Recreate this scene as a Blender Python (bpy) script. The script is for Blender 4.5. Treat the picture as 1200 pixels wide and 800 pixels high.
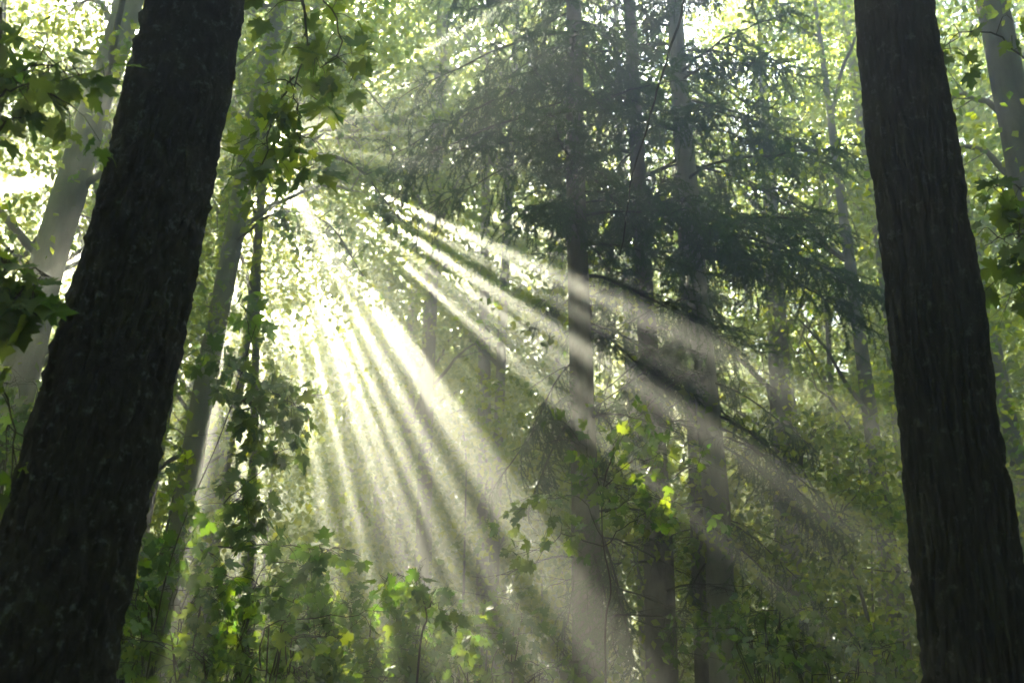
import bpy, math, random
import numpy as np
from mathutils import Vector, Matrix

scene = bpy.context.scene
COL = scene.collection
for o in list(bpy.data.objects):
    bpy.data.objects.remove(o)
rng = np.random.default_rng(11)
random.seed(11)
PI = math.pi

# ------------------------------------------------------------------ camera
CAM = np.array([0.0, 0.0, 1.6])
PITCH = math.radians(22.3)
FPX = 1167.0                                   # focal length in photo pixels (35 mm on a 36 mm sensor)
cam_data = bpy.data.cameras.new('camera')
cam_data.lens = 35.0
cam_data.sensor_width = 36.0
cam_data.clip_start = 0.05
cam_data.clip_end = 2000.0
cam_data.dof.use_dof = True
cam_data.dof.focus_distance = 9.0
cam_data.dof.aperture_fstop = 2.2
cam = bpy.data.objects.new('camera', cam_data)
cam.location = CAM
cam.rotation_euler = (PI / 2 + PITCH, 0, 0)
COL.objects.link(cam)
scene.camera = cam

FWD = np.array([0, math.cos(PITCH), math.sin(PITCH)])
UP = np.array([0, -math.sin(PITCH), math.cos(PITCH)])
RIGHT = np.array([1.0, 0, 0])


def ray(x, y):
    return FWD + RIGHT * ((x - 600) / FPX) + UP * ((400 - y) / FPX)


def at(x, y, Y):
    """World point seen in direction (x, y) at forward ground distance Y."""
    r = ray(x, y)
    return CAM + r * (Y / r[1])


# ------------------------------------------------------------------ sun, sky, exposure
SUN = ray(310, 165)
SUN = SUN / np.linalg.norm(SUN)
SUN_EL = math.asin(SUN[2])
SUN_AZ = math.atan2(SUN[0], SUN[1])            # from +Y towards +X
SU = np.cross(SUN, [0, 0, 1.0]); SU /= np.linalg.norm(SU)
SV = np.cross(SU, SUN)

sun_data = bpy.data.lights.new('sun', 'SUN')
sun_data.energy = 5.0
sun_data.angle = math.radians(0.5)
sun_data.color = (1.0, 0.95, 0.70)
sun = bpy.data.objects.new('sun', sun_data)
sun.rotation_euler = Vector(SUN).to_track_quat('Z', 'Y').to_euler()
sun.location = (0, 0, 60)
COL.objects.link(sun)

world = bpy.data.worlds.new('World')
scene.world = world
world.use_nodes = True
wn = world.node_tree.nodes
bg = wn['Background']
sky = wn.new('ShaderNodeTexSky')
sky.sky_type = 'NISHITA'
sky.sun_disc = False
sky.sun_elevation = SUN_EL
sky.sun_rotation = SUN_AZ
sky.air_density = 1.0
sky.dust_density = 0.8
sky.ozone_density = 1.0
world.node_tree.links.new(sky.outputs[0], bg.inputs[0])
bg.inputs[1].default_value = 0.095

vs = scene.view_settings
vs.view_transform = 'Standard'
vs.look = 'None'
vs.exposure = 4.35
vs.gamma = 1.0

scene.render.engine = 'CYCLES'
cy = scene.cycles
cy.use_denoising = True
cy.max_bounces = 5
cy.diffuse_bounces = 3
cy.glossy_bounces = 1
cy.transmission_bounces = 3
cy.transparent_max_bounces = 4
cy.volume_bounces = 0
cy.sample_clamp_indirect = 4.0
cy.use_adaptive_sampling = True
cy.adaptive_threshold = 0.012
cy.caustics_reflective = False
cy.caustics_refractive = False

HAZE_DENSITY = 0.0185
HAZE_G = 0.68

# ------------------------------------------------------------------ gaps in the canopy that let the beams in
# each gap: where in the canopy it lies (direction, distance), and its radius in metres
GAPS = []


def gap(x, y, r_px, D=30.0, near=0.85):
    P = at(x, y, D) - CAM
    GAPS.append((P @ SU, P @ SV, r_px * D / FPX, P @ SUN, near))




def slot(phi, p0, p1, r_px, D=30.0, near=0.85):
    """A gap stretched away from the sun: the depth of the beam that falls through it."""
    n = max(2, int((p1 - p0) / (r_px * 1.3)))
    for q in np.linspace(p0, p1, n):
        a = math.radians(phi)
        gap(310 + q * math.cos(a), 165 + q * math.sin(a), r_px * q / 200.0, D, near)


BD = 23.0
for phi, p0, p1, rp in ((24.5, 172, 250, 10.5), (28.5, 180, 240, 7), (33, 180, 255, 10), (37.5, 195, 245, 5.5), (42, 200, 250, 4),
                        (49, 210, 270, 5), (53.5, 215, 300, 7), (57.5, 200, 280, 9), (62, 200, 280, 7), (66.5, 220, 310, 6),
                        (71.5, 190, 290, 6.5), (76.5, 220, 310, 5), (81, 230, 310, 6), (87, 190, 270, 5), (94, 180, 260, 5), (101, 160, 260, 10)):
    slot(phi, p0, p1, rp * (.6 if phi < 44 else .41), BD, .95 if phi < 44 else .93)
gr = np.random.default_rng(5)
for _ in range(22):                                      # narrow slits between the clumps
    p0 = gr.uniform(170, 250)
    slot(gr.uniform(21, 108), p0, p0 + gr.uniform(40, 110), gr.uniform(1.8, 3.4), gr.uniform(21, 26), .9)
for _ in range(40):                                      # small chinks
    f, q = math.radians(gr.uniform(14, 112)), gr.uniform(150, 350)
    gap(310 + q * math.cos(f), 165 + q * math.sin(f), gr.uniform(2.5, 4.5), gr.uniform(20, 27), .8)
slot(3, 280, 320, 7, 30, 0); slot(-2, 300, 330, 6, 30, 0)
slot(-30, 120, 185, 4, 30, 0); slot(-24, 225, 255, 4, 30, 0)
slot(148, 110, 200, 9, BD); slot(170, 150, 240, 8, BD); slot(125, 150, 230, 7, BD)
gap(300, 172, 8); gap(332, 205, 7); gap(285, 120, 5); gap(356, 160, 4); gap(430, 262, 6); gap(365, 235, 6)
for phi, p0, p1, rp in ((18, 330, 380, 4), (27, 330, 400, 5), (36, 320, 380, 5), (46, 300, 360, 4)):
    slot(phi, p0, p1, rp, BD, .9)
Pg = at(474, 686, 8.6) - CAM                              # the chink that lights one low sprig
GAPS.append((Pg @ SU, Pg @ SV, .17, 25.0, .93))
GA = np.array(GAPS)


def keep(P, r):
    """Which leaf positions stay: canopy gaps along the sunlight are free of leaves."""
    Q = P - CAM
    u, v, s = Q @ SU, Q @ SV, Q @ SUN
    ok = np.ones(len(P), bool)
    for gu, gv, gr, gs, near in GAPS:
        inside = ((u - gu) ** 2 + (v - gv) ** 2) < (gr * r.uniform(.88, 1.3, len(P))) ** 2
        far = s > gs - 5
        ok &= ~(inside & (far | (r.random(len(P)) < (1.0 if near > .92 else near))))
    thin = np.where(u < -2.2, 0.62, np.where(u > 5.5, .88, 1.0))
    thin = np.where((u > -2.2) & (u < 2.6) & (v < 0.6), 0.74, thin)
    thin = np.where((u < -7) & (v > 2), 0.5, thin)
    ok &= r.random(len(P)) < thin
    return ok


def in_beam(P, lim=.92, margin=0.0, s_min=0.0):
    """Whether any point of P lies in one of the main canopy gaps."""
    Q = np.atleast_2d(P) - CAM
    u, v, s = Q @ SU, Q @ SV, Q @ SUN
    G = GA[GA[:, 4] > lim]
    d = (u[:, None] - G[None, :, 0]) ** 2 + (v[:, None] - G[None, :, 1]) ** 2
    return bool(((d < (G[None, :, 2] + margin) ** 2) & (s[:, None] > s_min)).any())


# ------------------------------------------------------------------ materials
def nodes_of(name):
    m = bpy.data.materials.new(name)
    m.use_nodes = True
    nt = m.node_tree
    for n in list(nt.nodes):
        nt.nodes.remove(n)
    out = nt.nodes.new('ShaderNodeOutputMaterial')
    return m, nt, out


def leaf_material(name, d0, d1, t0, t1, per_object=False, gloss=0.05):
    m, nt, out = nodes_of(name)
    N, L = nt.nodes, nt.links
    if per_object:
        src = N.new('ShaderNodeObjectInfo').outputs['Random']
    else:
        a = N.new('ShaderNodeAttribute'); a.attribute_name = 'tint'
        src = a.outputs['Fac']

    def mix(c0, c1):
        x = N.new('ShaderNodeMix'); x.data_type = 'RGBA'
        x.inputs[6].default_value = (*c0, 1); x.inputs[7].default_value = (*c1, 1)
        L.new(src, x.inputs[0])
        return x.outputs[2]
    dif = N.new('ShaderNodeBsdfDiffuse'); L.new(mix(d0, d1), dif.inputs[0])
    tr = N.new('ShaderNodeBsdfTranslucent'); L.new(mix(t0, t1), tr.inputs[0])
    add = N.new('ShaderNodeAddShader')
    L.new(dif.outputs[0], add.inputs[0]); L.new(tr.outputs[0], add.inputs[1])
    gl = N.new('ShaderNodeBsdfGlossy'); gl.inputs['Roughness'].default_value = 0.42
    mx = N.new('ShaderNodeMixShader'); mx.inputs[0].default_value = gloss
    L.new(add.outputs[0], mx.inputs[1]); L.new(gl.outputs[0], mx.inputs[2])
    L.new(mx.outputs[0], out.inputs[0])
    return m


def bark_material(name, c0, c1, c2, scale=8.0, stretch=0.25, bump=0.6, bump_scale=30.0):
    m, nt, out = nodes_of(name)
    N, L = nt.nodes, nt.links
    tc = N.new('ShaderNodeTexCoord')
    mp = N.new('ShaderNodeMapping'); mp.inputs['Scale'].default_value = (1, 1, stretch)
    L.new(tc.outputs['Object'], mp.inputs[0])
    n1 = N.new('ShaderNodeTexNoise'); n1.inputs['Scale'].default_value = scale
    n1.inputs['Detail'].default_value = 6; n1.inputs['Roughness'].default_value = 0.65
    L.new(mp.outputs[0], n1.inputs[0])
    cr = N.new('ShaderNodeValToRGB')
    cr.color_ramp.elements[0].position = 0.32; cr.color_ramp.elements[0].color = (*c0, 1)
    cr.color_ramp.elements[1].position = 0.62; cr.color_ramp.elements[1].color = (*c1, 1)
    L.new(n1.outputs[0], cr.inputs[0])
    n2 = N.new('ShaderNodeTexNoise'); n2.inputs['Scale'].default_value = scale * 0.7
    n2.inputs['Detail'].default_value = 8; n2.inputs['Roughness'].default_value = 0.7
    L.new(tc.outputs['Object'], n2.inputs[0])
    r2 = N.new('ShaderNodeValToRGB')
    r2.color_ramp.elements[0].position = 0.56; r2.color_ramp.elements[1].position = 0.66
    L.new(n2.outputs[0], r2.inputs[0])
    x = N.new('ShaderNodeMix'); x.data_type = 'RGBA'
    L.new(r2.outputs[0], x.inputs[0]); L.new(cr.outputs[0], x.inputs[6]); x.inputs[7].default_value = (*c2, 1)
    n3 = N.new('ShaderNodeTexNoise'); n3.inputs['Scale'].default_value = bump_scale
    n3.inputs['Detail'].default_value = 8; n3.inputs['Roughness'].default_value = 0.7
    L.new(mp.outputs[0], n3.inputs[0])
    bp = N.new('ShaderNodeBump'); bp.inputs['Strength'].default_value = bump; bp.inputs['Distance'].default_value = 0.02
    L.new(n3.outputs[0], bp.inputs['Height'])
    b = N.new('ShaderNodeBsdfPrincipled')
    b.inputs['Roughness'].default_value = 0.85
    b.inputs['Specular IOR Level'].default_value = 0.3
    L.new(x.outputs[2], b.inputs['Base Color']); L.new(bp.outputs[0], b.inputs['Normal'])
    L.new(b.outputs[0], out.inputs[0])
    return m


M_LEAF = leaf_material('canopy_leaf', (.020, .052, .010), (.046, .082, .014), (.12, .21, .002), (.42, .42, .004))
M_LEAF_DARK = leaf_material('understorey_leaf', (.016, .044, .011), (.034, .070, .015), (.055, .14, .004), (.15, .23, .006), gloss=0.06)
M_MAPLE = leaf_material('maple_leaf', (.016, .045, .012), (.036, .072, .016), (.05, .12, .004), (.22, .27, .008), per_object=True, gloss=0.06)
M_NEEDLE = leaf_material('spruce_needle', (.016, .042, .013), (.036, .072, .022), (.025, .065, .008), (.075, .12, .012), gloss=0.04)
M_BARK_ROUGH = bark_material('rough_dark_bark', (.002, .002, .002), (.032, .032, .035), (.13, .15, .17), 26, .55, 1.0, 60)  # last colour: lichen plus sky glints painted in as bluish flecks
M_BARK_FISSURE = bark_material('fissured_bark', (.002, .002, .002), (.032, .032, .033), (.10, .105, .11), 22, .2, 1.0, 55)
M_BARK = bark_material('grey_bark', (.07, .062, .052), (.17, .155, .135), (.13, .15, .10), 5, .3, 0.6, 24)
M_BARK_HAZED = bark_material('haze_lightened_bark', (.16, .15, .125), (.30, .285, .25), (.20, .22, .16), 5, .3, 0.5, 24)  # bark colour lightened to imitate sunlit haze in front of the trunk
M_BARK_SPRUCE = bark_material('spruce_bark', (.085, .07, .06), (.20, .175, .15), (.15, .165, .12), 7, .5, 0.8, 28)
M_TWIG = bark_material('twig_bark', (.035, .028, .022), (.075, .062, .05), (.07, .075, .055), 12, 1, 0.2, 40)


# ------------------------------------------------------------------ mesh helpers
def vnoise(P, seed=0):
    """3-D value noise in 0..1 for an (n,3) array."""
    I = np.floor(P).astype(np.int64)
    F = P - I
    F = F * F * (3 - 2 * F)

    def h(ix, iy, iz):
        n = (ix * 374761393 + iy * 668265263 + iz * 2147483647 + seed * 1274126177) & 0xffffffff
        n = ((n ^ (n >> 13)) * 1274126177) & 0xffffffff
        n = (n ^ (n >> 16)) & 0xffff
        return n / 65535.0
    r = 0
    for dx in (0, 1):
        for dy in (0, 1):
            for dz in (0, 1):
                w = (F[:, 0] if dx else 1 - F[:, 0]) * (F[:, 1] if dy else 1 - F[:, 1]) * (F[:, 2] if dz else 1 - F[:, 2])
                r = r + w * h(I[:, 0] + dx, I[:, 1] + dy, I[:, 2] + dz)
    return r


def fbm(P, seed=0, oct=4):
    a, t, r = 1.0, 0.0, 0
    for k in range(oct):
        r = r + a * vnoise(P * (2 ** k), seed + k)
        t += a; a *= 0.5
    return r / t


class MB:
    """Collects faces of any size into one mesh."""

    def __init__(self):
        self.V, self.L, self.C, self.T, self.n = [], [], [], [], 0

    def add(self, V, F, tint=None):
        V = np.asarray(V, float); F = np.asarray(F, np.int64)
        self.V.append(V); self.L.append((F + self.n).ravel())
        self.C.append(np.full(len(F), F.shape[1], np.int64))
        self.T.append(np.full(len(F), 0.5) if tint is None else np.asarray(tint, float))
        self.n += len(V)

    def mesh(self, name, mat, origin=(0, 0, 0), smooth=True):
        me = bpy.data.meshes.new(name)
        V = np.concatenate(self.V) - np.asarray(origin)
        L = np.concatenate(self.L); C = np.concatenate(self.C)
        me.vertices.add(len(V)); me.vertices.foreach_set('co', V.astype(np.float32).ravel())
        me.loops.add(len(L)); me.loops.foreach_set('vertex_index', L.astype(np.int32))
        me.polygons.add(len(C))
        st = np.concatenate([[0], np.cumsum(C)[:-1]])
        me.polygons.foreach_set('loop_start', st.astype(np.int32))
        me.polygons.foreach_set('use_smooth', np.full(len(C), smooth))
        at_ = me.attributes.new('tint', 'FLOAT', 'FACE')
        at_.data.foreach_set('value', np.concatenate(self.T).astype(np.float32))
        me.update(calc_edges=True)
        me.materials.append(mat)
        return me


def tube(mb, pts, radii, seg=6, cap=True):
    pts = np.asarray(pts, float); n = len(pts)
    radii = np.asarray(radii, float)
    T = np.gradient(pts, axis=0); T /= np.linalg.norm(T, axis=1)[:, None] + 1e-9
    ref = np.array([0.31, 0.17, 1.0]) if abs(T[:, 2]).mean() < 0.8 else np.array([1.0, 0.13, 0.0])
    A = np.cross(T, ref); A /= np.linalg.norm(A, axis=1)[:, None] + 1e-9
    B = np.cross(T, A)
    an = np.linspace(0, 2 * PI, seg, endpoint=False)
    V = pts[:, None] + radii[:, None, None] * (A[:, None] * np.cos(an)[None, :, None] + B[:, None] * np.sin(an)[None, :, None])
    V = V.reshape(-1, 3)
    i = np.arange(n - 1)[:, None] * seg; j = np.arange(seg)[None]; k = (j + 1) % seg
    F = np.stack([i + j, i + k, i + seg + k, i + seg + j], -1).reshape(-1, 4)
    mb.add(V, F)
    return V


def spline(pts, n):
    """Catmull-Rom resample of a polyline."""
    P = np.asarray(pts, float)
    if len(P) == 2:
        t = np.linspace(0, 1, n)[:, None]
        return P[0] * (1 - t) + P[1] * t
    Q = np.vstack([2 * P[0] - P[1], P, 2 * P[-1] - P[-2]])
    ts = np.linspace(0, len(P) - 1 - 1e-6, n)
    out = []
    for t in ts:
        k = int(t); f = t - k
        a, b, c, d = Q[k], Q[k + 1], Q[k + 2], Q[k + 3]
        out.append(0.5 * (2 * b + (c - a) * f + (2 * a - 5 * b + 4 * c - d) * f * f + (3 * b - a - 3 * c + d) * f ** 3))
    return np.array(out)


def thing(name, label, cat, loc, group=None):
    o = bpy.data.objects.new(name, None)
    o.empty_display_size = 0.3
    o.location = loc
    o['label'] = label; o['category'] = cat
    if group:
        o['group'] = group
    COL.objects.link(o)
    return o


def part(name, me, parent=None, loc=(0, 0, 0), kind=None):
    o = bpy.data.objects.new(name, me)
    o.location = loc
    COL.objects.link(o)
    if parent is not None:
        o.parent = parent
    if kind:
        o['kind'] = kind
    return o


def unit(A):
    return A / (np.linalg.norm(A, axis=-1, keepdims=True) + 1e-9)


# kite leaf and maple leaf outlines, leaf stalk at the origin, tip along +y
KITE = np.array([(0, 0, 0), (.36, .42, .05), (0, 1, -.06), (-.36, .42, .05)])
half = [(0, .06), (.12, -.05), (.30, -.10), (.27, .03), (.44, .06), (.40, .13), (.62, .28), (.50, .34), (.57, .53),
        (.40, .48), (.22, .43), (.25, .60), (.34, .74), (.17, .77), (.10, .90), (0, 1.08)]
MAPLE = np.array([(x, y, -.12 * x * x - .08 * (y - .3) ** 2) for x, y in half] + [(-x, y, -.12 * x * x - .08 * (y - .3) ** 2) for x, y in half[-2:0:-1]])
half7 = [(0, .05), (.30, -.08), (.40, .10), (.60, .45), (.22, .42), (.30, .74), (0, 1.06)]
MAPLE7 = np.array([(x, y, -.12 * x * x) for x, y in half7] + [(-x, y, -.12 * x * x) for x, y in half7[-2:0:-1]])


def leaves(mb, P, A, Nrm, S, shape, r):
    """Place a leaf outline at every P, pointing along A with normal about Nrm and size S."""
    A = unit(A); X = unit(np.cross(A, Nrm)); Z = np.cross(X, A)
    n, k = len(P), len(shape)
    V = P[:, None] + S[:, None, None] * (X[:, None] * shape[None, :, :1] + A[:, None] * shape[None, :, 1:2] + Z[:, None] * shape[None, :, 2:])
    F = np.arange(n * k).reshape(n, k)
    mb.add(V.reshape(-1, 3), F, r.random(n))


def rand_dirs(n, r):
    return unit(r.normal(size=(n, 3)))


# ------------------------------------------------------------------ setting: ground, haze
def build_ground():
    g = np.linspace(-150, 150, 121)
    X, Y = np.meshgrid(g, g, indexing='ij')
    P = np.stack([X, Y, X * 0], -1).reshape(-1, 3)
    P[:, 2] = (fbm(P * 0.09, 5) - 0.5) * 0.7
    i = np.arange(120)[:, None] * 121 + np.arange(120)[None]
    F = np.stack([i, i + 121, i + 122, i + 1], -1).reshape(-1, 4)
    mb = MB(); mb.add(P, F)
    m, nt, out = nodes_of('leaf_litter')
    N, L = nt.nodes, nt.links
    tc = N.new('ShaderNodeTexCoord')
    n1 = N.new('ShaderNodeTexNoise'); n1.inputs['Scale'].default_value = 6; n1.inputs['Detail'].default_value = 10
    L.new(tc.outputs['Object'], n1.inputs[0])
    cr = N.new('ShaderNodeValToRGB')
    cr.color_ramp.elements[0].color = (.03, .035, .012, 1); cr.color_ramp.elements[0].position = .35
    cr.color_ramp.elements[1].color = (.11, .075, .04, 1); cr.color_ramp.elements[1].position = .65
    L.new(n1.outputs[0], cr.inputs[0])
    b = N.new('ShaderNodeBsdfPrincipled'); b.inputs['Roughness'].default_value = .9
    L.new(cr.outputs[0], b.inputs['Base Color'])
    bp = N.new('ShaderNodeBump'); bp.inputs['Distance'].default_value = .05
    L.new(n1.outputs[0], bp.inputs['Height']); L.new(bp.outputs[0], b.inputs['Normal'])
    L.new(b.outputs[0], out.inputs[0])
    o = part('ground', mb.mesh('ground', m), kind='structure')
    return o


build_ground()


def build_haze():
    x, z0, z1 = 156.0, -1.6, 36.0
    V = [(a, b, c) for c in (z0, z1) for b in (-x, x) for a in (-x, x)]
    F = [(0, 2, 3, 1), (4, 5, 7, 6), (0, 1, 5, 4), (2, 6, 7, 3), (0, 4, 6, 2), (1, 3, 7, 5)]
    mb = MB(); mb.add(V, F)
    m, nt, out = nodes_of('haze_air')
    pv = nt.nodes.new('ShaderNodeVolumePrincipled')
    pv.inputs['Color'].default_value = (.98, .98, .96, 1)
    pv.inputs['Density'].default_value = HAZE_DENSITY
    pv.inputs['Anisotropy'].default_value = HAZE_G
    nt.links.new(pv.outputs[0], out.inputs['Volume'])
    part('haze', mb.mesh('haze', m, smooth=False), kind='stuff')


build_haze()


# ------------------------------------------------------------------ trunks
def trunk_mesh(path, radii, mat, seg=20, rings=60, rough=0.05, seed=0, bark='plain', origin=(0, 0, 0)):
    """A tapered, uneven trunk; the bark relief is real geometry."""
    pts = spline(path, rings)
    rr = np.interp(np.linspace(0, 1, rings), np.linspace(0, 1, len(radii)), radii)
    mb = MB(); V = tube(mb, pts, rr, seg)
    C = np.repeat(pts, seg, 0)
    R = np.repeat(rr, seg)[:, None]
    dirv = unit(V - C)
    if bark == 'rough':
        f = (fbm(V * np.array([9, 9, 7.0]), seed, 5) - .5) * .045 + (fbm(V * np.array([30, 30, 22.0]), seed + 9, 3) - .5) * .05
        f += (fbm(V * 1.4, seed + 3, 2) - .5) * .025
        W = V * np.array([16, 16, 9.0]) + (fbm(V * 9, seed + 21, 2)[:, None] - .5) * 3
        f += np.minimum(np.abs(vnoise(W, seed + 5) - .5) * 5, 1) * .02
    elif bark == 'fissure':
        an = np.tile(np.arange(seg) / seg * 2 * PI, rings)
        Q = np.stack([np.cos(an) * 7, np.sin(an) * 7, V[:, 2] * 2.4], -1)
        Q += (fbm(V * np.array([5, 5, 4]), seed + 7, 3)[:, None] - .5) * np.array([2.6, 2.6, 1.6])
        f = np.minimum(np.abs(fbm(Q, seed, 2) - .5) * 6, 1) * .026 - .015
        Q2 = np.stack([np.cos(an) * 17, np.sin(an) * 17, V[:, 2] * 9], -1) + (fbm(V * 12, seed + 17, 2)[:, None] - .5) * 2
        f += np.minimum(np.abs(fbm(Q2, seed + 4, 2) - .5) * 6, 1) * .012
        f += (fbm(V * 30, seed + 2, 3) - .5) * .02 + (fbm(V * 1.6, seed + 3, 2) - .5) * .04
    else:
        f = ((fbm(V * np.array([6, 6, 2.5]), seed, 3) - .5) * .5 + (fbm(V * 1.1, seed + 3, 2) - .5) * .5) * rough * 4 * R[:, 0]
    mb.V[0] = V + dirv * f[:, None]
    return mb.mesh('trunk', mat, origin)


def pixel_trunk(rows, Y, top_z, top_r):
    """rows: (x centre, y, width) seen in the photograph; returns a path from ground to the top."""
    pts, rad = [], []
    for x, y, w in rows:
        p = at(x, y, Y); pts.append(p)
        dist = (p - CAM) @ FWD
        rad.append(w / 2 / FPX * dist)
    pts = np.array(pts); rad = np.array(rad)
    o = np.argsort(pts[:, 2]); pts, rad = pts[o], rad[o]
    if pts[0, 2] > 0.2:                         # carry on down to the ground
        k = -(pts[0, 2] + .3) / (pts[-1, 2] - pts[0, 2])
        pts = np.vstack([pts[0] + (pts[-1] - pts[0]) * k, pts]); rad = np.concatenate([[rad[0] * 1.18], rad])
    d = (pts[-1] - pts[-2]); d /= d[2]
    hs = [(pts[-1, 2] * .5 + top_z * .5), top_z]
    for h, r in zip(hs, (rad[-1] * .5 + top_r * .5, top_r)):
        if h > pts[-1, 2] + .3:
            q = pts[-1] + d * (h - pts[-1, 2]) * .8; q[2] = h
            pts = np.vstack([pts, q]); rad = np.concatenate([rad, [r]])
    z = np.linspace(pts[0, 2], pts[-1, 2], 14)
    P = np.stack([np.interp(z, pts[:, 2], pts[:, k]) for k in range(3)], -1)
    return P, np.interp(z, pts[:, 2], rad)


def path_at(P, z):
    return np.array([np.interp(z, P[:, 2], P[:, k]) for k in range(3)])


# ------------------------------------------------------------------ broadleaf crowns
def crown_points(r, path, z0, z1, R, nclump, per, clump_r=.85):
    z = z0 + (z1 - z0) * r.beta(1.35, 1.05, nclump)
    t = (z - z0) / (z1 - z0)
    prof = np.sqrt(np.clip(1 - (2 * t - .85) ** 2 / 1.4, .08, 1))
    rad = R * prof * np.sqrt(r.uniform(.08, 1, nclump))
    an = r.uniform(0, 2 * PI, nclump)
    ax = np.stack([np.interp(z, path[:, 2], path[:, k]) for k in range(3)], -1)
    C = ax + np.stack([np.cos(an) * rad, np.sin(an) * rad, -0.12 * rad], -1)
    cr = clump_r * r.uniform(.6, 1.3, nclump)
    off = r.normal(size=(nclump, per, 3)) * np.array([.55, .55, .24]) * cr[:, None, None]
    out = np.sqrt((off[..., :2] ** 2).sum(-1))
    off[..., 2] -= .25 * out ** 2 / cr[:, None]
    P = (C[:, None] + off).reshape(-1, 3)
    return C, P


def broadleaf_parts(root, base, path, r, z0, z1, R, nclump, per, size, mat, carve=True, nlimb=9, shape=KITE, clump_r=.85, bark=None):
    C, P = crown_points(r, path, z0, z1, R, nclump, per, clump_r)
    if carve:
        P = P[keep(P, r)]
    n = len(P)
    A = rand_dirs(n, r) * .9; A[:, 2] -= .55
    Nn = rand_dirs(n, r) * .75; Nn[:, 2] += .75
    S = size * r.uniform(.6, 1.25, n)
    mb = MB(); leaves(mb, P, A, Nn, S, shape, r)
    c = part('crown', mb.mesh('crown', mat, base, smooth=False), root, kind='stuff')
    # limbs out to some of the clumps
    idx = r.choice(len(C), min(nlimb, len(C)), replace=False)
    for q in idx:
        c0 = C[q]
        hor = math.hypot(*(c0 - path_at(path, c0[2]))[:2])
        zb = max(z0 * .75, c0[2] - .3 - hor * .55)
        a = path_at(path, zb)
        mid = a * .5 + c0 * .5 + r.normal(size=3) * .18 + np.array([0, 0, .12 * hor])
        pts = spline([a, mid, c0], 9) + r.normal(size=(9, 3)) * .03
        pts[0] = a
        if carve and in_beam(pts, s_min=14):
            continue
        lb = MB(); tube(lb, pts, np.linspace(.028 + .012 * hor, .008, 9), 6)
        d2 = np.linalg.norm(C - c0, axis=1); near = np.argsort(d2)[1:6]
        for w in near:
            if d2[w] > 2.4:
                continue
            k = r.integers(3, 8)
            m2 = (pts[k] + C[w]) / 2 + r.normal(size=3) * .12
            p2 = spline([pts[k], m2, C[w]], 6)
            if carve and in_beam(p2, s_min=14):
                continue
            tube(lb, p2, np.linspace(.014, .004, 6), 4)
            for _ in range(4):
                e = C[w] + r.normal(size=3) * np.array([.5, .5, .2])
                tube(lb, spline([p2[4], (p2[4] + e) / 2 + r.normal(size=3) * .05, e], 4), np.linspace(.006, .002, 4), 3)
        part('branch', lb.mesh('branch', bark or M_TWIG, base), root)
    return c


def broadleaf_tree(label, rows, Y, z0, z1, R, nclump, per, size, seed, mat=None, bark=None, leaf_mat=None, bark_kind='plain', seg=20, rings=70,
                   group=None, name='broadleaf_tree', carve=True, nlimb=9, rough=.05, top=None):
    r = np.random.default_rng(seed)
    P, rad = pixel_trunk(rows, Y, top or z1 - 1.0, .05)
    base = np.array([P[0, 0], P[0, 1], 0.0])
    root = thing(name, label, 'tree', base, group)
    part('trunk', trunk_mesh(P, rad, bark or M_BARK, seg, rings, rough, seed, bark_kind, base), root)
    broadleaf_parts(root, base, P, r, z0, z1, R, nclump, per, size, leaf_mat or M_LEAF, carve, nlimb, bark=bark or M_BARK)
    return root, base, P


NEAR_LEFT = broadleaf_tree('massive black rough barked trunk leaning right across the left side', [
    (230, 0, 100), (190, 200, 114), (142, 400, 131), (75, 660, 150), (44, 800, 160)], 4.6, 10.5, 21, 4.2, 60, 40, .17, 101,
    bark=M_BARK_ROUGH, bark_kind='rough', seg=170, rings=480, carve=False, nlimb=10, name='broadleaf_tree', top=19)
NEAR_RIGHT = broadleaf_tree('massive dark trunk with vertical bark fissures standing at the right side', [
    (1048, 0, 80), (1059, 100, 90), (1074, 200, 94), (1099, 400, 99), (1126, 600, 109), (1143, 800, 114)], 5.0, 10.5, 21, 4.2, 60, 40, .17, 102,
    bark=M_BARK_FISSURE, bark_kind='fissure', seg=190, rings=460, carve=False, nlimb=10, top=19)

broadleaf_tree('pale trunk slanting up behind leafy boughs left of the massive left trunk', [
    (153, 0, 31), (103, 150, 33), (75, 250, 38), (42, 350, 40), (27, 430, 42)], 13.0, 6.2, 19, 4.0, 190, 60, .13, 103, nlimb=16, bark=M_BARK_HAZED)
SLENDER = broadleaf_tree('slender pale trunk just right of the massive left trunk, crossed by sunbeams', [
    (330, 0, 18), (300, 120, 20), (283, 225, 21), (256, 375, 24), (239, 450, 25), (211, 630, 28), (187, 750, 30)], 16.0, 10.5, 22, 3.4, 110, 60, .13, 104, nlimb=10, bark=M_BARK_HAZED)
broadleaf_tree('thin grey stem half hidden beside the right edge of the massive left trunk', [
    (213, 380, 11), (187, 525, 12), (165, 640, 13), (140, 800, 14)], 18.0, 11.0, 19, 2.6, 60, 60, .14, 105, nlimb=8)
broadleaf_tree('faint thin stem in the glare beside the slender pale trunk', [
    (303, 270, 9), (290, 400, 10), (264, 540, 13), (234, 770, 17)], 20.0, 12.0, 21, 2.8, 70, 60, .15, 106, nlimb=8)
broadleaf_tree('thin hazy pole tree between the slanting pale trunk and massive left trunk', [
    (124, 120, 9), (107, 280, 10), (90, 420, 11)], 20.0, 8.0, 17, 2.6, 70, 60, .15, 107, nlimb=8)
broadleaf_tree('tall thin trunk leaning behind the upper part of the massive right trunk', [
    (990, 0, 15), (1010, 125, 17), (1025, 225, 15), (1044, 370, 17), (1052, 480, 18)], 24.0, 9.0, 23, 3.6, 110, 60, .16, 108, nlimb=10)
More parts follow.
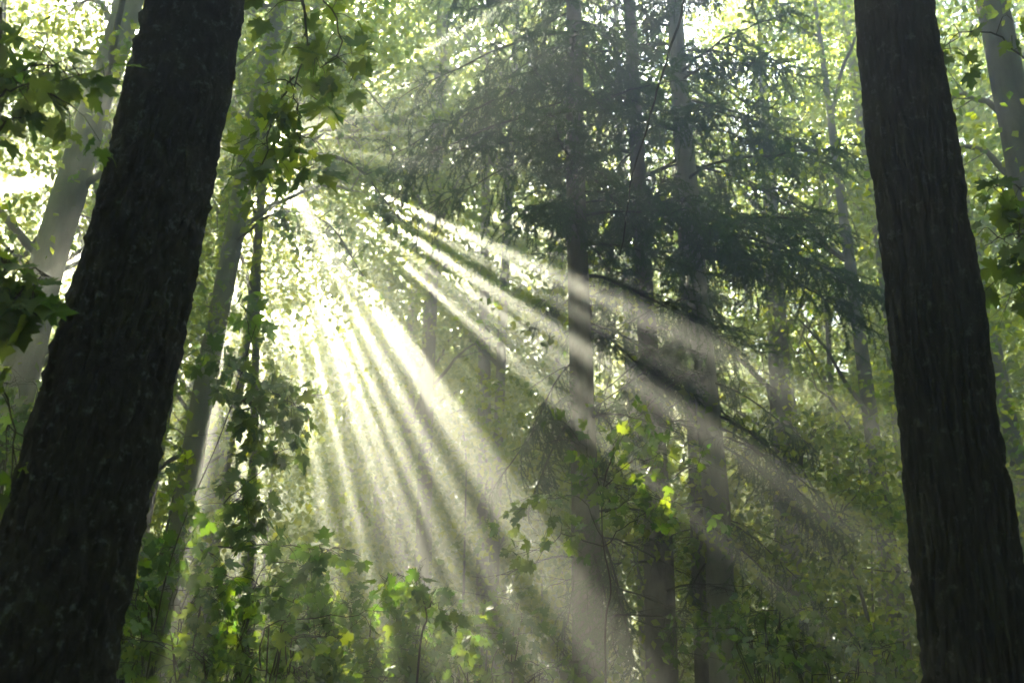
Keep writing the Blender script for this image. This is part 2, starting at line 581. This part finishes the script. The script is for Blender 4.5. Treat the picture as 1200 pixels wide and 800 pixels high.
broadleaf_tree('dark leaning trunk cut off by the upper right corner', [
    (1162, 0, 36), (1187, 125, 36), (1206, 230, 38)], 12.0, 7.5, 19, 3.6, 110, 60, .13, 109, nlimb=12)
broadleaf_tree('blurred pale trunk in sunbeam haze left of the massive right trunk base', [
    (912, 400, 24), (921, 600, 28), (930, 740, 32), (936, 800, 33)], 24.0, 9.0, 24, 3.8, 140, 60, .15, 110, nlimb=10)
broadleaf_tree('faint trunk in a sunbeam beside the base of the massive right trunk', [
    (1040, 640, 22), (1053, 740, 25), (1060, 800, 26)], 21.0, 9.0, 21, 3.4, 100, 60, .15, 111, nlimb=10)
broadleaf_tree('far thin hazy pole low between the blurred pale trunk and faint trunk', [
    (985, 640, 8), (990, 760, 9)], 26.0, 9.0, 19, 2.6, 60, 60, .17, 112, nlimb=6)


for k, (x, Y, lab) in enumerate(((-10, 15.0, 'bushy young tree glowing yellow green at the left edge of the picture'),
                                 (120, 17.0, 'bushy young tree glowing yellow green behind the massive left trunk'),
                                 (300, 20.0, 'bushy young tree with sunlit leaves below the sun glare'))):
    broadleaf_tree(lab, [(x + 8, 100, 7), (x, 400, 9), (x - 8, 800, 12)], Y, 4.0, 17.5, 3.2, 230, 60, .125, 140 + k, nlimb=12, rings=40, seg=10)
for k, (x, Y, lab) in enumerate(((255, 25.0, 'tall hazy broadleaf tree straight behind the sun glare'),
                                 (505, 25.0, 'tall broadleaf tree whose bright crown fills the top left of centre'),
                                 (588, 25.0, 'tall broadleaf tree half hidden left of the straight grey spruce'))):
    broadleaf_tree(lab, [(x + 14, 100, 9), (x, 400, 11), (x - 14, 800, 14)], Y, 12.0, 30, 5.0, 330, 62, .16, 130 + k, nlimb=8, rings=40, seg=12)


# ------------------------------------------------------------------ spruces
def bough_mesh(seed, needles=True, length=3.0):
    r = np.random.default_rng(seed)
    t = np.linspace(0, 1, 16)
    x = length * t
    z = -.55 * length * (t ** 1.6) * r.uniform(.55, .95) + .22 * length * np.clip(t - .6, 0, 1) ** 1.3 + .10 * np.sin(t * 3)
    y = np.cumsum(r.normal(size=16) * .03)
    ax = np.stack([x, y, z], -1)
    mb = MB()
    tube(mb, ax, np.linspace(.030, .006, 16), 5)
    NP, NA, NN = [], [], []

    def twig(p0, d, L, n, rad, droop, depth):
        pts = [p0]; v = d / np.linalg.norm(d)
        for k in range(n):
            v = v + np.array([0, 0, -droop]) + r.normal(size=3) * .09
            v /= np.linalg.norm(v)
            pts.append(pts[-1] + v * L / n)
        pts = np.array(pts)
        tube(mb, pts, np.linspace(rad, rad * .35, n + 1), 3)
        if needles:
            m = int(L * 140)
            tt = r.uniform(.08, 1, m) * n
            i = np.minimum(tt.astype(int), n - 1); f = (tt - i)[:, None]
            p = pts[i] * (1 - f) + pts[i + 1] * f
            dd = unit(pts[i + 1] - pts[i])
            side = rand_dirs(m, r)
            NP.append(p); NA.append(unit(dd * .75 + side * .85)); NN.append(rand_dirs(m, r))
        if depth:
            for q in range(int(L * 6) if needles else int(L * 4)):
                k = r.integers(1, n + 1)
                s = rand_dirs(1, r)[0] * .8
                twig(pts[k], v * .7 + s, L * r.uniform(.25, .5), 4, rad * .55, droop, depth - 1)

    nb = 24 if needles else 13
    for k in range(nb):
        f = r.uniform(.12, 1.0)
        p = np.array([np.interp(f, t, ax[:, c]) for c in range(3)])
        sgn = 1 if k % 2 else -1
        d = np.array([.65, sgn * r.uniform(.5, 1.0), r.uniform(-.35, .1)])
        L = (.35 + .85 * (1 - abs(f - .45))) * r.uniform(.5, 1.0) * length / 3
        twig(p, d, L, 6, .009, r.uniform(.10, .28) if needles else r.uniform(.02, .14), 1)
    me = mb.mesh('bough', M_TWIG)
    if needles:
        P = np.concatenate(NP); A = np.concatenate(NA); Nn = np.concatenate(NN)
        nb_ = MB()
        A = unit(A); X = unit(np.cross(A, Nn))
        S = r.uniform(.035, .065, len(P))[:, None]
        V = np.stack([P - X * .010, P + X * .010, P + A * S], 1).reshape(-1, 3)
        nb_.add(V, np.arange(len(V)).reshape(-1, 3), r.random(len(P)))
        nm = nb_.mesh('needles', M_NEEDLE, smooth=False)
    else:
        nm = None
    return me, nm, ax


BOUGHS = [bough_mesh(300 + k, True) for k in range(7)]
DEAD = [bough_mesh(340 + k, False, 2.4) for k in range(5)]


def spruce(label, rows, Y, seed, z_dead, z_live, top, Lmax, density=1.0, extra=(), group=None, sector=None):
    r = np.random.default_rng(seed)
    P, rad = pixel_trunk(rows, Y, top, .03)
    base = np.array([P[0, 0], P[0, 1], 0.0])
    root = thing('spruce_tree', label, 'tree', base, group)
    part('trunk', trunk_mesh(P, rad, M_BARK_HAZED if 'pale' in label[:12] else M_BARK_SPRUCE, 22, 90, .035, seed, 'plain', base), root)

    def put(kind, z, an, sc, pitch=0.0, drop=.75):
        me, nm, ax = kind
        o3 = path_at(P, z)
        R = Matrix.Rotation(an, 4, 'Z') @ Matrix.Rotation(pitch, 4, 'Y')
        Rm = np.array(R)[:3, :3]
        W = o3 + (ax * sc) @ Rm.T
        if nm is not None:
            if in_beam(W[2:], .94, .28) or (r.random() < drop and in_beam(W, .92, .1)):
                return
        b = part('bough', me, root, o3 - base)
        b.rotation_euler = R.to_euler(); b.scale = (sc, sc, sc)
        if nm is not None:
            n = part('needles', nm, b, kind='stuff')
    z = z_dead
    while z < z_live:
        put(DEAD[r.integers(len(DEAD))], z, r.uniform(0, 2 * PI), r.uniform(.35, .85), r.uniform(-.45, .1))
        z += r.uniform(.28, .6)
    z = z_live
    while z < min(top - .4, 17):
        L = Lmax * (1 - max(0, (z - z_live)) / (top - z_live) * .85)
        for q in range(r.integers(2, 4)):
            put(BOUGHS[r.integers(len(BOUGHS))], z + r.uniform(-.15, .15), r.uniform(0, 2 * PI), L / 3 * r.uniform(.75, 1.15), r.uniform(-.15, .2))
        z += .27 / density
    for z, az, L, pitch, live in extra:
        put((BOUGHS if live else DEAD)[r.integers(5)], z, math.radians(az), L / 3, pitch, 0)
    return root, base, P


spruce('spruce with straight grey trunk right of centre and drooping needle boughs', [
    (675, 200, 22), (676, 300, 24), (681, 430, 27), (686, 600, 33), (690, 800, 38)], 15.0, 401, 2.2, 7.6, 34, 3.1, .55,
    extra=[(9.0, 178, 3.2, .10, 1), (8.6, 165, 3.0, .2, 1), (8.5, 195, 3.1, .2, 1), (8.0, 183, 2.8, .35, 1), (8.9, 205, 3.3, .2, 1), (9.4, 170, 3.3, .2, 1),
           (7.7, 172, 2.6, .5, 1), (7.9, 180, 3.4, .3, 1), (8.2, 188, 3.5, .25, 1), (7.0, 176, 2.2, .6, 1), (6.6, 190, 1.8, .75, 1), (8.3, 172, 3.6, .22, 1), (7.5, 200, 1.8, .7, 1), (7.1, 188, 1.5, .8, 1), (9.6, 250, 2.0, .5, 1), (10.4, 275, 2.0, .5, 1), (11.2, 290, 2.2, .4, 1), (11.8, 262, 2.2, .4, 1), (12.6, 280, 2.2, .4, 1), (13.3, 250, 2.2, .4, 1), (14.1, 285, 2.2, .4, 1), (15.0, 268, 2.4, .4, 1), (12.2, 200, 3.4, .15, 1), (13.0, 175, 3.4, .1, 1), (14.0, 190, 3.4, .15, 1), (8.8, 285, 1.6, .7, 1),
           (4.9, -10, 2.2, .95, 1), (5.1, -35, 2.1, .9, 1), (4.8, 10, 2.0, 1.0, 1), (4.6, -60, 1.8, .9, 1), (4.5, -20, 1.8, 1.1, 1), (4.3, 230, 1.5, 1.0, 1), (4.4, 265, 1.5, 1.0, 1)])
spruce('thick spruce trunk between the straight grey spruce and the paired spruce trunks', [
    (748, 200, 17), (754, 320, 20), (763, 450, 25), (771, 620, 34), (776, 800, 38)], 17.0, 402, 3.0, 9.0, 32, 2.3, .22)
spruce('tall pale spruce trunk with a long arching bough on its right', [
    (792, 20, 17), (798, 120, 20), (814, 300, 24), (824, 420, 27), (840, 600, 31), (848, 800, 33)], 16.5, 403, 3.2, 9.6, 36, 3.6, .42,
    extra=[(10.6, -8, 3.5, .12, 1), (10.5, -14, 3.6, .16, 1), (10.3, -3, 3.4, .2, 1), (9.2, 190, 2.6, .1, 0), (7.0, -10, 2.8, .4, 1), (6.8, -25, 2.7, .45, 1), (6.5, 0, 2.5, .5, 1),
           (8.5, 188, 2.8, .25, 1), (8.2, 200, 2.8, .3, 1), (8.3, 172, 2.9, .3, 1), (7.8, 210, 2.6, .35, 1), (7.5, 180, 2.4, .4, 1), (7.6, -20, 2.2, .4, 1), (7.2, 30, 2.2, .4, 1),
           (5.2, -15, 2.0, .5, 1), (4.6, 195, 1.6, .6, 1), (4.9, -40, 2.0, .5, 1)])
spruce('thin dark spruce stem close along the left of the tall pale spruce', [
    (806, 380, 13), (814, 540, 15), (823, 800, 17)], 19.0, 404, 4.0, 11.5, 30, 1.9, .5)


# ------------------------------------------------------------------ backdrop forest
def far_tree_meshes(seed, h, z0, R, nclump, per, size, mat, name='crown', clump_r=.95):
    r = np.random.default_rng(seed)
    path = np.array([[0, 0, -.3], [r.normal() * .15, r.normal() * .15, h * .5], [r.normal() * .4, r.normal() * .4, h - .8]])
    q = .17 + h * .004 if h > 15 else .055
    tm = trunk_mesh(path, [q, q * .6, q * .2], M_BARK, 10, 24, .05, seed)
    return path, tm, (z0, h, R, nclump, per, size, mat, clump_r)


def far_tree(label, group, loc, spec, r, shared=None, name='broadleaf_tree', nlimb=4, wide=1.0):
    path, tm, (z0, h, R, nclump, per, size, mat, clump_r) = spec
    R *= wide; nclump = int(nclump * wide ** 1.5)
    base = np.array([loc[0], loc[1], 0.0])
    root = thing(name, label, 'tree', base, group)
    part('trunk', tm, root)
    if shared is not None:
        for o in shared:
            c = o.copy(); COL.objects.link(c); c.parent = root
        return root
    broadleaf_parts(root, base, path + base, r, z0, h, R, nclump, per, size, mat, True, nlimb, clump_r=clump_r)
    return root


r = np.random.default_rng(77)
TALL = [far_tree_meshes(500 + k, r.uniform(26, 33), r.uniform(5.5, 8.5), r.uniform(3.3, 4.1), 165, 64, .185, M_LEAF, clump_r=.85) for k in range(6)]
LOW = [far_tree_meshes(520 + k, r.uniform(7, 11), r.uniform(1.0, 2.0), r.uniform(2.4, 3.0), 70, 55, .16, M_LEAF, clump_r=.85) for k in range(5)]


def in_view(x, y, m):
    return abs(x) < (y + 4) * .53 + m


shared_tall, shared_low = {}, {}
n_t = n_l = 0
yy = 26.5
row = 0
while yy < 86:
    step = 4.3 + (yy - 26) * .045
    half_w = (yy + 4) * .53 + 6
    x = -half_w + (row % 2) * step * .5
    while x < half_w:
        px, py = x + r.uniform(-1.3, 1.3), yy + r.uniform(-1.4, 1.4)
        r = np.random.default_rng(20000 + n_t)
        k = int(r.integers(len(TALL)))
        Q = np.array([px, py, 13.0]) - CAM
        uu = Q @ SU; wide = 1.0
        if py < 58 and -.6 < uu < 4.8:          # no trunk stands in the lane of the sunbeams
            new = (-.6 - r.uniform(0, .8)) if uu < 2.1 else (4.8 + r.uniform(0, .8))
            px += (new - uu) / SU[0]; uu = new; wide = 1.4
        if py < 34 and 780 < 600 + FPX * px / (py * .95 + 4) < 985:      # keep the view between the spruces and the right trunk open
            px += 3.2 + r.uniform(0, 1)
            uu = (np.array([px, py, 13.0]) - CAM) @ SU
        unique = py < 57 and -13 < uu < 15
        if unique:
            far_tree('tall leafy broadleaf tree deep in the hazy forest', 'tall broadleaf trees of the hazy forest', (px, py), TALL[k], r, wide=wide)
        else:
            t = far_tree('tall leafy broadleaf tree deep in the hazy forest', 'tall broadleaf trees of the hazy forest', (px, py), TALL[k], r, shared_tall.get(k))
            if k not in shared_tall:
                shared_tall[k] = [c for c in t.children if c.name.split('.')[0] in ('crown', 'branch')]
        n_t += 1
        x += step
    yy += step * .9
    row += 1
yy = 17.0
while yy < 60:
    step = 3.6 + (yy - 15) * .06
    half_w = (yy + 4) * .53 + 3
    x = -half_w + r.uniform(0, step)
    while x < half_w:
        px, py = x + r.uniform(-1.0, 1.0), yy + r.uniform(-1.2, 1.2)
        r = np.random.default_rng(30000 + n_l)
        if py < 27 and 420 < 600 + FPX * px / py < 590:
            py += 9
        k = int(r.integers(len(LOW)))
        t = far_tree('low bushy understorey tree in the hazy forest', 'low understorey trees of the hazy forest', (px, py), LOW[k], r,
                     shared_low.get(k) if py > 32 else None, nlimb=3)
        if k not in shared_low:
            shared_low[k] = [c for c in t.children if c.name.split('.')[0] in ('crown', 'branch')]
        n_l += 1
        x += step
    yy += step


# the forest goes on beside and behind the camera: an unseen leaf mass, added to shade the scene
def build_shade_canopy():
    r = np.random.default_rng(88)
    mb = MB()
    n = 0
    C = []
    while n < 9500:
        p = np.array([r.uniform(-42, 42), r.uniform(-42, 30), r.uniform(5, 27)])
        if p[1] > 3 and abs(p[0]) < (p[1] + 3) * .60 + 3 and p[2] < 4.0 + p[1]:
            continue
        if p[1] < 3 and p[2] < 8 and np.hypot(p[0], p[1]) < 9:
            continue
        C.append(p); n += 1
    C = np.array(C)
    P = (C[:, None] + r.normal(size=(len(C), 10, 3)) * np.array([1.0, 1.0, .5])).reshape(-1, 3)
    m = len(P)
    Nn = rand_dirs(m, r) * .7; Nn[:, 2] += .7
    leaves(mb, P, rand_dirs(m, r), Nn, r.uniform(.6, 1.05, m), KITE, r)
    part('unseen_shade_canopy', mb.mesh('unseen_shade_canopy', M_LEAF, smooth=False), kind='stuff')


build_shade_canopy()


# ------------------------------------------------------------------ near maples with leaves one by one
def maple_leaf_mesh(k):
    r = np.random.default_rng(900 + k)
    O = MAPLE.copy()
    O[1:, :2] *= r.uniform(.93, 1.07, (len(O) - 1, 1))
    curl = r.uniform(.05, .35); fold = r.uniform(-.1, .25)
    O[:, 2] = -curl * (O[:, 1] - .2) ** 2 * np.sign(O[:, 1] - .2) - .15 * O[:, 0] ** 2 + fold * np.abs(O[:, 0])
    O[:, 0] *= r.uniform(.85, 1.12)
    for q in (2, 4, 6, 8, 12, 15, 18, 22, 24, 26, 28):      # lobes ride up on their veins, notches sink
        O[q, 2] += r.uniform(.0, .07)
    O[[10, 20], 2] -= .05
    V = np.vstack([O, [[0, .28, .03]]])
    n = len(O)
    F = [(i, (i + 1) % n, n) for i in range(n)]
    mb = MB(); mb.add(V, F)
    st = np.array([(-.012, 0, 0), (.012, 0, 0), (.008, -.5, .14), (-.008, -.5, .14)]); st[:2, 1] = .06
    mb.add(st, [(0, 1, 2, 3)])
    me = mb.mesh('leaf', M_MAPLE, smooth=True)
    return me


LEAF = [maple_leaf_mesh(k) for k in range(9)]


def sapling(label, base, stems, sprays, seed, leaf=.15, cat='sapling', name='maple_sapling', droop=.8, cap=300, root=None, face=.6):
    """stems: polylines (world points) with radii; sprays: (polyline, radius, twigs, leaves per twig, spread)."""
    r = np.random.default_rng(seed)
    base = np.asarray(base, float)
    if root is None:
        root = thing(name, label, cat, base)
    for pts, r0, r1 in stems:
        p = spline(pts, 24); mb = MB()
        p[1:-1] += r.normal(size=(22, 3)) * r0 * .12
        tube(mb, p, np.linspace(r0, r1, 24), 10)
        part('stem', mb.mesh('stem', M_TWIG, base), root)
    count = 0
    rest = MB(); nrest = 0
    for pts, rad, ntw, per, spread in sprays:
        p = spline(pts, 14)
        p[1:] += r.normal(size=(13, 3)) * .012
        mb = MB(); tube(mb, p, np.linspace(rad, rad * .3, 14), 6)
        spots = []
        for k in range(ntw):
            f = r.uniform(.25, 1.0) if ntw > 1 else 1.0
            a = np.array([np.interp(f * 13, np.arange(14), p[:, c]) for c in range(3)])
            e = a + r.normal(size=3) * np.array([1, .8, .75]) * spread * .6
            e[2] -= .05
            mid = (a + e) / 2 + np.array([0, 0, .05]) + r.normal(size=3) * .03
            tw = spline([a, mid, e], 6)
            tube(mb, tw, np.linspace(rad * .38, .0022, 6), 4)
            for q in range(per):
                g = 1.0 if q < 2 else r.uniform(.35, 1)
                w = np.array([np.interp(g * 5, np.arange(6), tw[:, c]) for c in range(3)])
                spots.append((w, unit(e - a)))
        b = part('branch', mb.mesh('branch', M_TWIG, base), root)
        for w, dr in spots:
            A = dr * .5 + r.normal(size=3) * .75; A[2] -= droop
            A = unit(A)
            Nn = r.normal(size=3) * .7 + np.array([0, -face, .55])
            X = unit(np.cross(A, Nn)); Z = np.cross(X, A)
            S = leaf * r.uniform(.45, 1.2)
            loc = w + A * S * .5
            if count < cap:
                o = part('leaf', LEAF[r.integers(9)], b, loc - base)
                M = Matrix(((X[0], A[0], Z[0]), (X[1], A[1], Z[1]), (X[2], A[2], Z[2])))
                o.rotation_euler = M.to_euler(); o.scale = (S, S, S)
                count += 1
            else:
                leaves(rest, loc[None], A[None], Nn[None], np.array([S]), MAPLE, r); nrest += 1
    if nrest:
        part('foliage', rest.mesh('foliage', M_LEAF_DARK, base, smooth=False), root, kind='stuff')
    return root


def px(lst, Y):
    return [at(x, y, Y + (d[0] if d else 0)) for x, y, *d in lst]


def down(p):
    return np.array([p[0], p[1], 0.0])


# top left: dark silhouettes close to the camera
b = down(at(-75, 400, 4.2))
sapling('young maple outside the left edge with big dark leaves hanging in top left', b,
        [([b, at(-70, 400, 4.2), at(-45, 180, 4.2), at(-10, 100, 4.2), at(0, 10, 4.2)], .035, .012)],
        [(px([(-12, 110), (20, 85), (55, 75), (95, 95)], 4.1), .010, 16, 3, .20),
         (px([(-20, 120), (25, 105), (60, 100)], 4.0), .008, 9, 3, .22),
         (px([(-45, 185), (0, 150), (30, 130)], 4.1), .008, 4, 4, .13),
         (px([(-52, 230), (-10, 290), (30, 315), (62, 325)], 4.1), .009, 11, 4, .17),
         (px([(-60, 300), (-10, 340), (25, 345), (45, 370)], 4.1), .008, 8, 3, .15),
         (px([(-60, 260), (-20, 400), (15, 500), (10, 560)], 4.4), .008, 5, 3, .2)], 601, leaf=.135)

# hanging branch of the big left tree, near the sun
rootL, baseL, PL = NEAR_LEFT
a0 = path_at(PL, 6.6)
sapling('', baseL, [],
        [([a0, a0 + np.array([.5, .5, .5]), at(350, -25, 5.4), at(360, 40, 5.4), at(345, 100, 5.4)], .016, 13, 3, .24),
         ([at(350, -25, 5.4), at(385, 5, 5.4), at(398, 55, 5.4), at(375, 85, 5.4)], .009, 10, 3, .20),
         ([at(345, 90, 5.4), at(320, 130, 5.5), at(310, 175, 5.5), at(300, 200, 5.5)], .007, 11, 3, .24),
         ([at(340, 90, 5.4), at(350, 140, 5.5), at(352, 190, 5.5)], .006, 9, 3, .24)], 602, leaf=.165, root=rootL)

# leafy boughs of the slender pale tree, running through the glare around the sun
rootS, baseS, PS = SLENDER
def from_trunk(x, y):
    p = at(x, y, 16.0)
    return path_at(PS, p[2])
sapling('', baseS, [],
        [([from_trunk(300, 140), at(330, 120, 15.5), at(380, 130, 15), at(420, 150, 15)], .03, 26, 6, .55),
         ([from_trunk(290, 200), at(340, 180, 15.5), at(410, 190, 15), at(470, 260, 15)], .035, 34, 6, .55),
         ([from_trunk(280, 290), at(320, 250, 15.5), at(380, 260, 15.4), at(430, 330, 15)], .03, 26, 6, .5),
         ([from_trunk(310, 60), at(350, 50, 15.5), at(400, 70, 15.4), at(450, 130, 15)], .03, 22, 6, .55)],
        603, leaf=.14, root=rootS)

# left middle sapling
b = down(at(165, 800, 9.6))
sapling('maple sapling with dark lobed leaves just right of the massive left trunk', b,
        [([b, at(172, 790, 9.6), at(205, 640, 9.6), at(262, 500, 9.6), at(300, 380, 9.6)], .009, .004)],
        [(px([(283, 470), (310, 455), (335, 470), (360, 480)], 9.4), .008, 18, 4, 0.29),
         (px([(290, 440), (270, 430), (255, 440)], 9.6), .007, 18, 4, 0.34),
         (px([(285, 470), (300, 480), (310, 520)], 9.6), .007, 16, 4, 0.31),
         (px([(262, 590), (300, 555), (330, 528), (348, 530)], 9.4), .007, 5, 4, 0.13),
         (px([(258, 610), (280, 580), (290, 580), (275, 610)], 9.6), .008, 20, 4, 0.36),
         (px([(255, 640), (300, 640), (350, 640), (410, 655)], 9.8), .009, 16, 4, 0.29),
         (px([(250, 650), (215, 640), (185, 650)], 9.8), .008, 12, 4, 0.33),
         (px([(295, 400), (285, 360), (270, 330)], 9.8), .006, 8, 3, 0.33)], 604, leaf=.155)


def bush(label, x, y0, y1, Y, wpx, nspray, ntw, per, seed, leaf, spread=.3, cap=300, name='maple_shrub', cat='shrub', face=.4):
    """A many-stemmed shrub: stems rise from the ground, twigs and leaves fill it."""
    r = np.random.default_rng(seed)
    b = down(at(x, y1, Y))
    stems, sprays = [], []
    for k in range(nspray):
        f = r.uniform(-.5, .5)
        e = at(x + f * wpx, r.uniform(y0, y1), Y + r.normal() * .5)
        m = np.array([b[0] * .45 + e[0] * .55, b[1] * .6 + e[1] * .4, e[2] * .55])
        s0 = b + np.array([r.normal() * .15, r.normal() * .15, 0])
        if k < nspray * .6:
            stems.append(([s0, m + r.normal(size=3) * .1, e], .014, .005))
        d = np.array([r.normal() * .5, r.normal() * .4, r.uniform(-.1, .25)])
        sprays.append(([m * .3 + e * .7, e, e + d * .6, e + d], .007, ntw, per, spread))
    return sapling(label, b, stems, sprays, seed, leaf=leaf, cat=cat, name=name, cap=cap, face=face)


bush('dense dark maple shrub at the foot of the slender pale trunk, lower left', 215, 655, 790, 10.5, 190, 30, 6, 4, 605, .13)
bush('broad shadowed maple shrub filling the bottom edge left of centre', 400, 705, 800, 12.0, 250, 40, 7, 4, 606, .135)
bush('low twiggy shrub under the maple sapling, bare stems showing at bottom left', 270, 730, 820, 9.0, 160, 14, 4, 4, 607, .12)
bush('leafy shrub with light green foliage behind the massive left trunk, lower left corner', 30, 440, 560, 9.5, 130, 22, 5, 4, 608, .13)
bush('hazy maple shrub at the bottom centre below the crossing sunbeams', 570, 690, 800, 12.5, 170, 18, 6, 4, 609, .14)
bush('dark leafy shrub at the bottom between spruces and the massive right trunk', 960, 735, 800, 11.5, 200, 12, 5, 4, 610, .12)
bush('small leafy shrub beside the foot of the paired spruce trunks', 880, 700, 760, 12.5, 90, 10, 6, 4, 611, .13)

# sunlit sprig and the light green maple among the spruces
b = down(at(480, 800, 8.6))
sapling('slim maple sprig with glowing yellow leaves caught in a sunbeam', b,
        [([b, at(490, 780, 8.6), at(500, 720, 8.6), at(482, 680, 8.6)], .012, .004)],
        [(px([(500, 700), (480, 682), (462, 675), (445, 690)], 8.6), .005, 6, 3, .13),
         (px([(488, 690), (492, 670), (497, 655)], 8.6), .005, 5, 3, .12),
         (px([(500, 715), (510, 705), (520, 720)], 8.6), .005, 4, 3, .12)], 612, leaf=.14)
b = down(at(712, 820, 9.5))
sapling('light green maple sapling spreading leaves in front of the spruce trunks', b,
        [([b, at(709, 760, 9.5), at(716, 690, 9.5), at(706, 630, 9.5), at(709, 560, 9.5), at(735, 500, 9.5)], .010, .004)],
        [(px([(706, 630), (680, 585), (645, 585), (605, 605)], 9.4), .006, 9, 4, .26),
         (px([(708, 590), (695, 545), (680, 515)], 9.4), .006, 9, 4, .30),
         (px([(709, 570), (740, 540), (780, 535), (830, 555)], 9.6), .006, 10, 4, .32),
         (px([(708, 640), (740, 610), (760, 600), (766, 612)], 9.3), .005, 5, 3, .13),
         (px([(707, 640), (665, 625), (640, 640), (600, 650)], 9.7), .006, 9, 4, .32),
         (px([(709, 600), (760, 580), (810, 595)], 9.8), .006, 14, 4, .32),
         (px([(709, 560), (730, 500), (760, 480)], 9.8), .006, 12, 4, .30)], 613, leaf=.125)

# right edge: dark leaves between the big right trunk and the frame
b = down(at(1260, 500, 5.2))
sapling('young maple outside the right edge with dark leaves beside the massive right trunk', b,
        [([b, at(1255, 480, 5.2), at(1245, 250, 5.2), at(1235, 60, 5.2)], .03, .012)],
        [(px([(1246, 300), (1215, 280), (1180, 275), (1160, 285)], 5.2), .008, 14, 4, .20),
         (px([(1246, 250), (1210, 225), (1175, 215), (1155, 215)], 5.2), .008, 7, 3, .13),
         (px([(1247, 340), (1210, 320), (1180, 320), (1170, 330)], 5.3), .008, 8, 3, .16),
         (px([(1238, 120), (1180, 50), (1130, 40), (1105, 60)], 5.6), .008, 8, 3, .16)], 614, leaf=.13)

# long dead twig hanging down in front of the spruces
pts = px([(806, -20), (795, 30), (775, 90), (755, 160), (740, 210), (727, 300)], 9.0)
mb = MB(); tube(mb, spline(pts, 30) + rng.normal(size=(30, 3)) * .006, np.linspace(.016, .007, 30), 7)
b0 = pts[0]
o = part('hanging_twig', mb.mesh('hanging_twig', M_TWIG, b0), None, b0)
o['label'] = 'long thin dead twig hanging steeply in front of the spruce boughs'; o['category'] = 'twig'
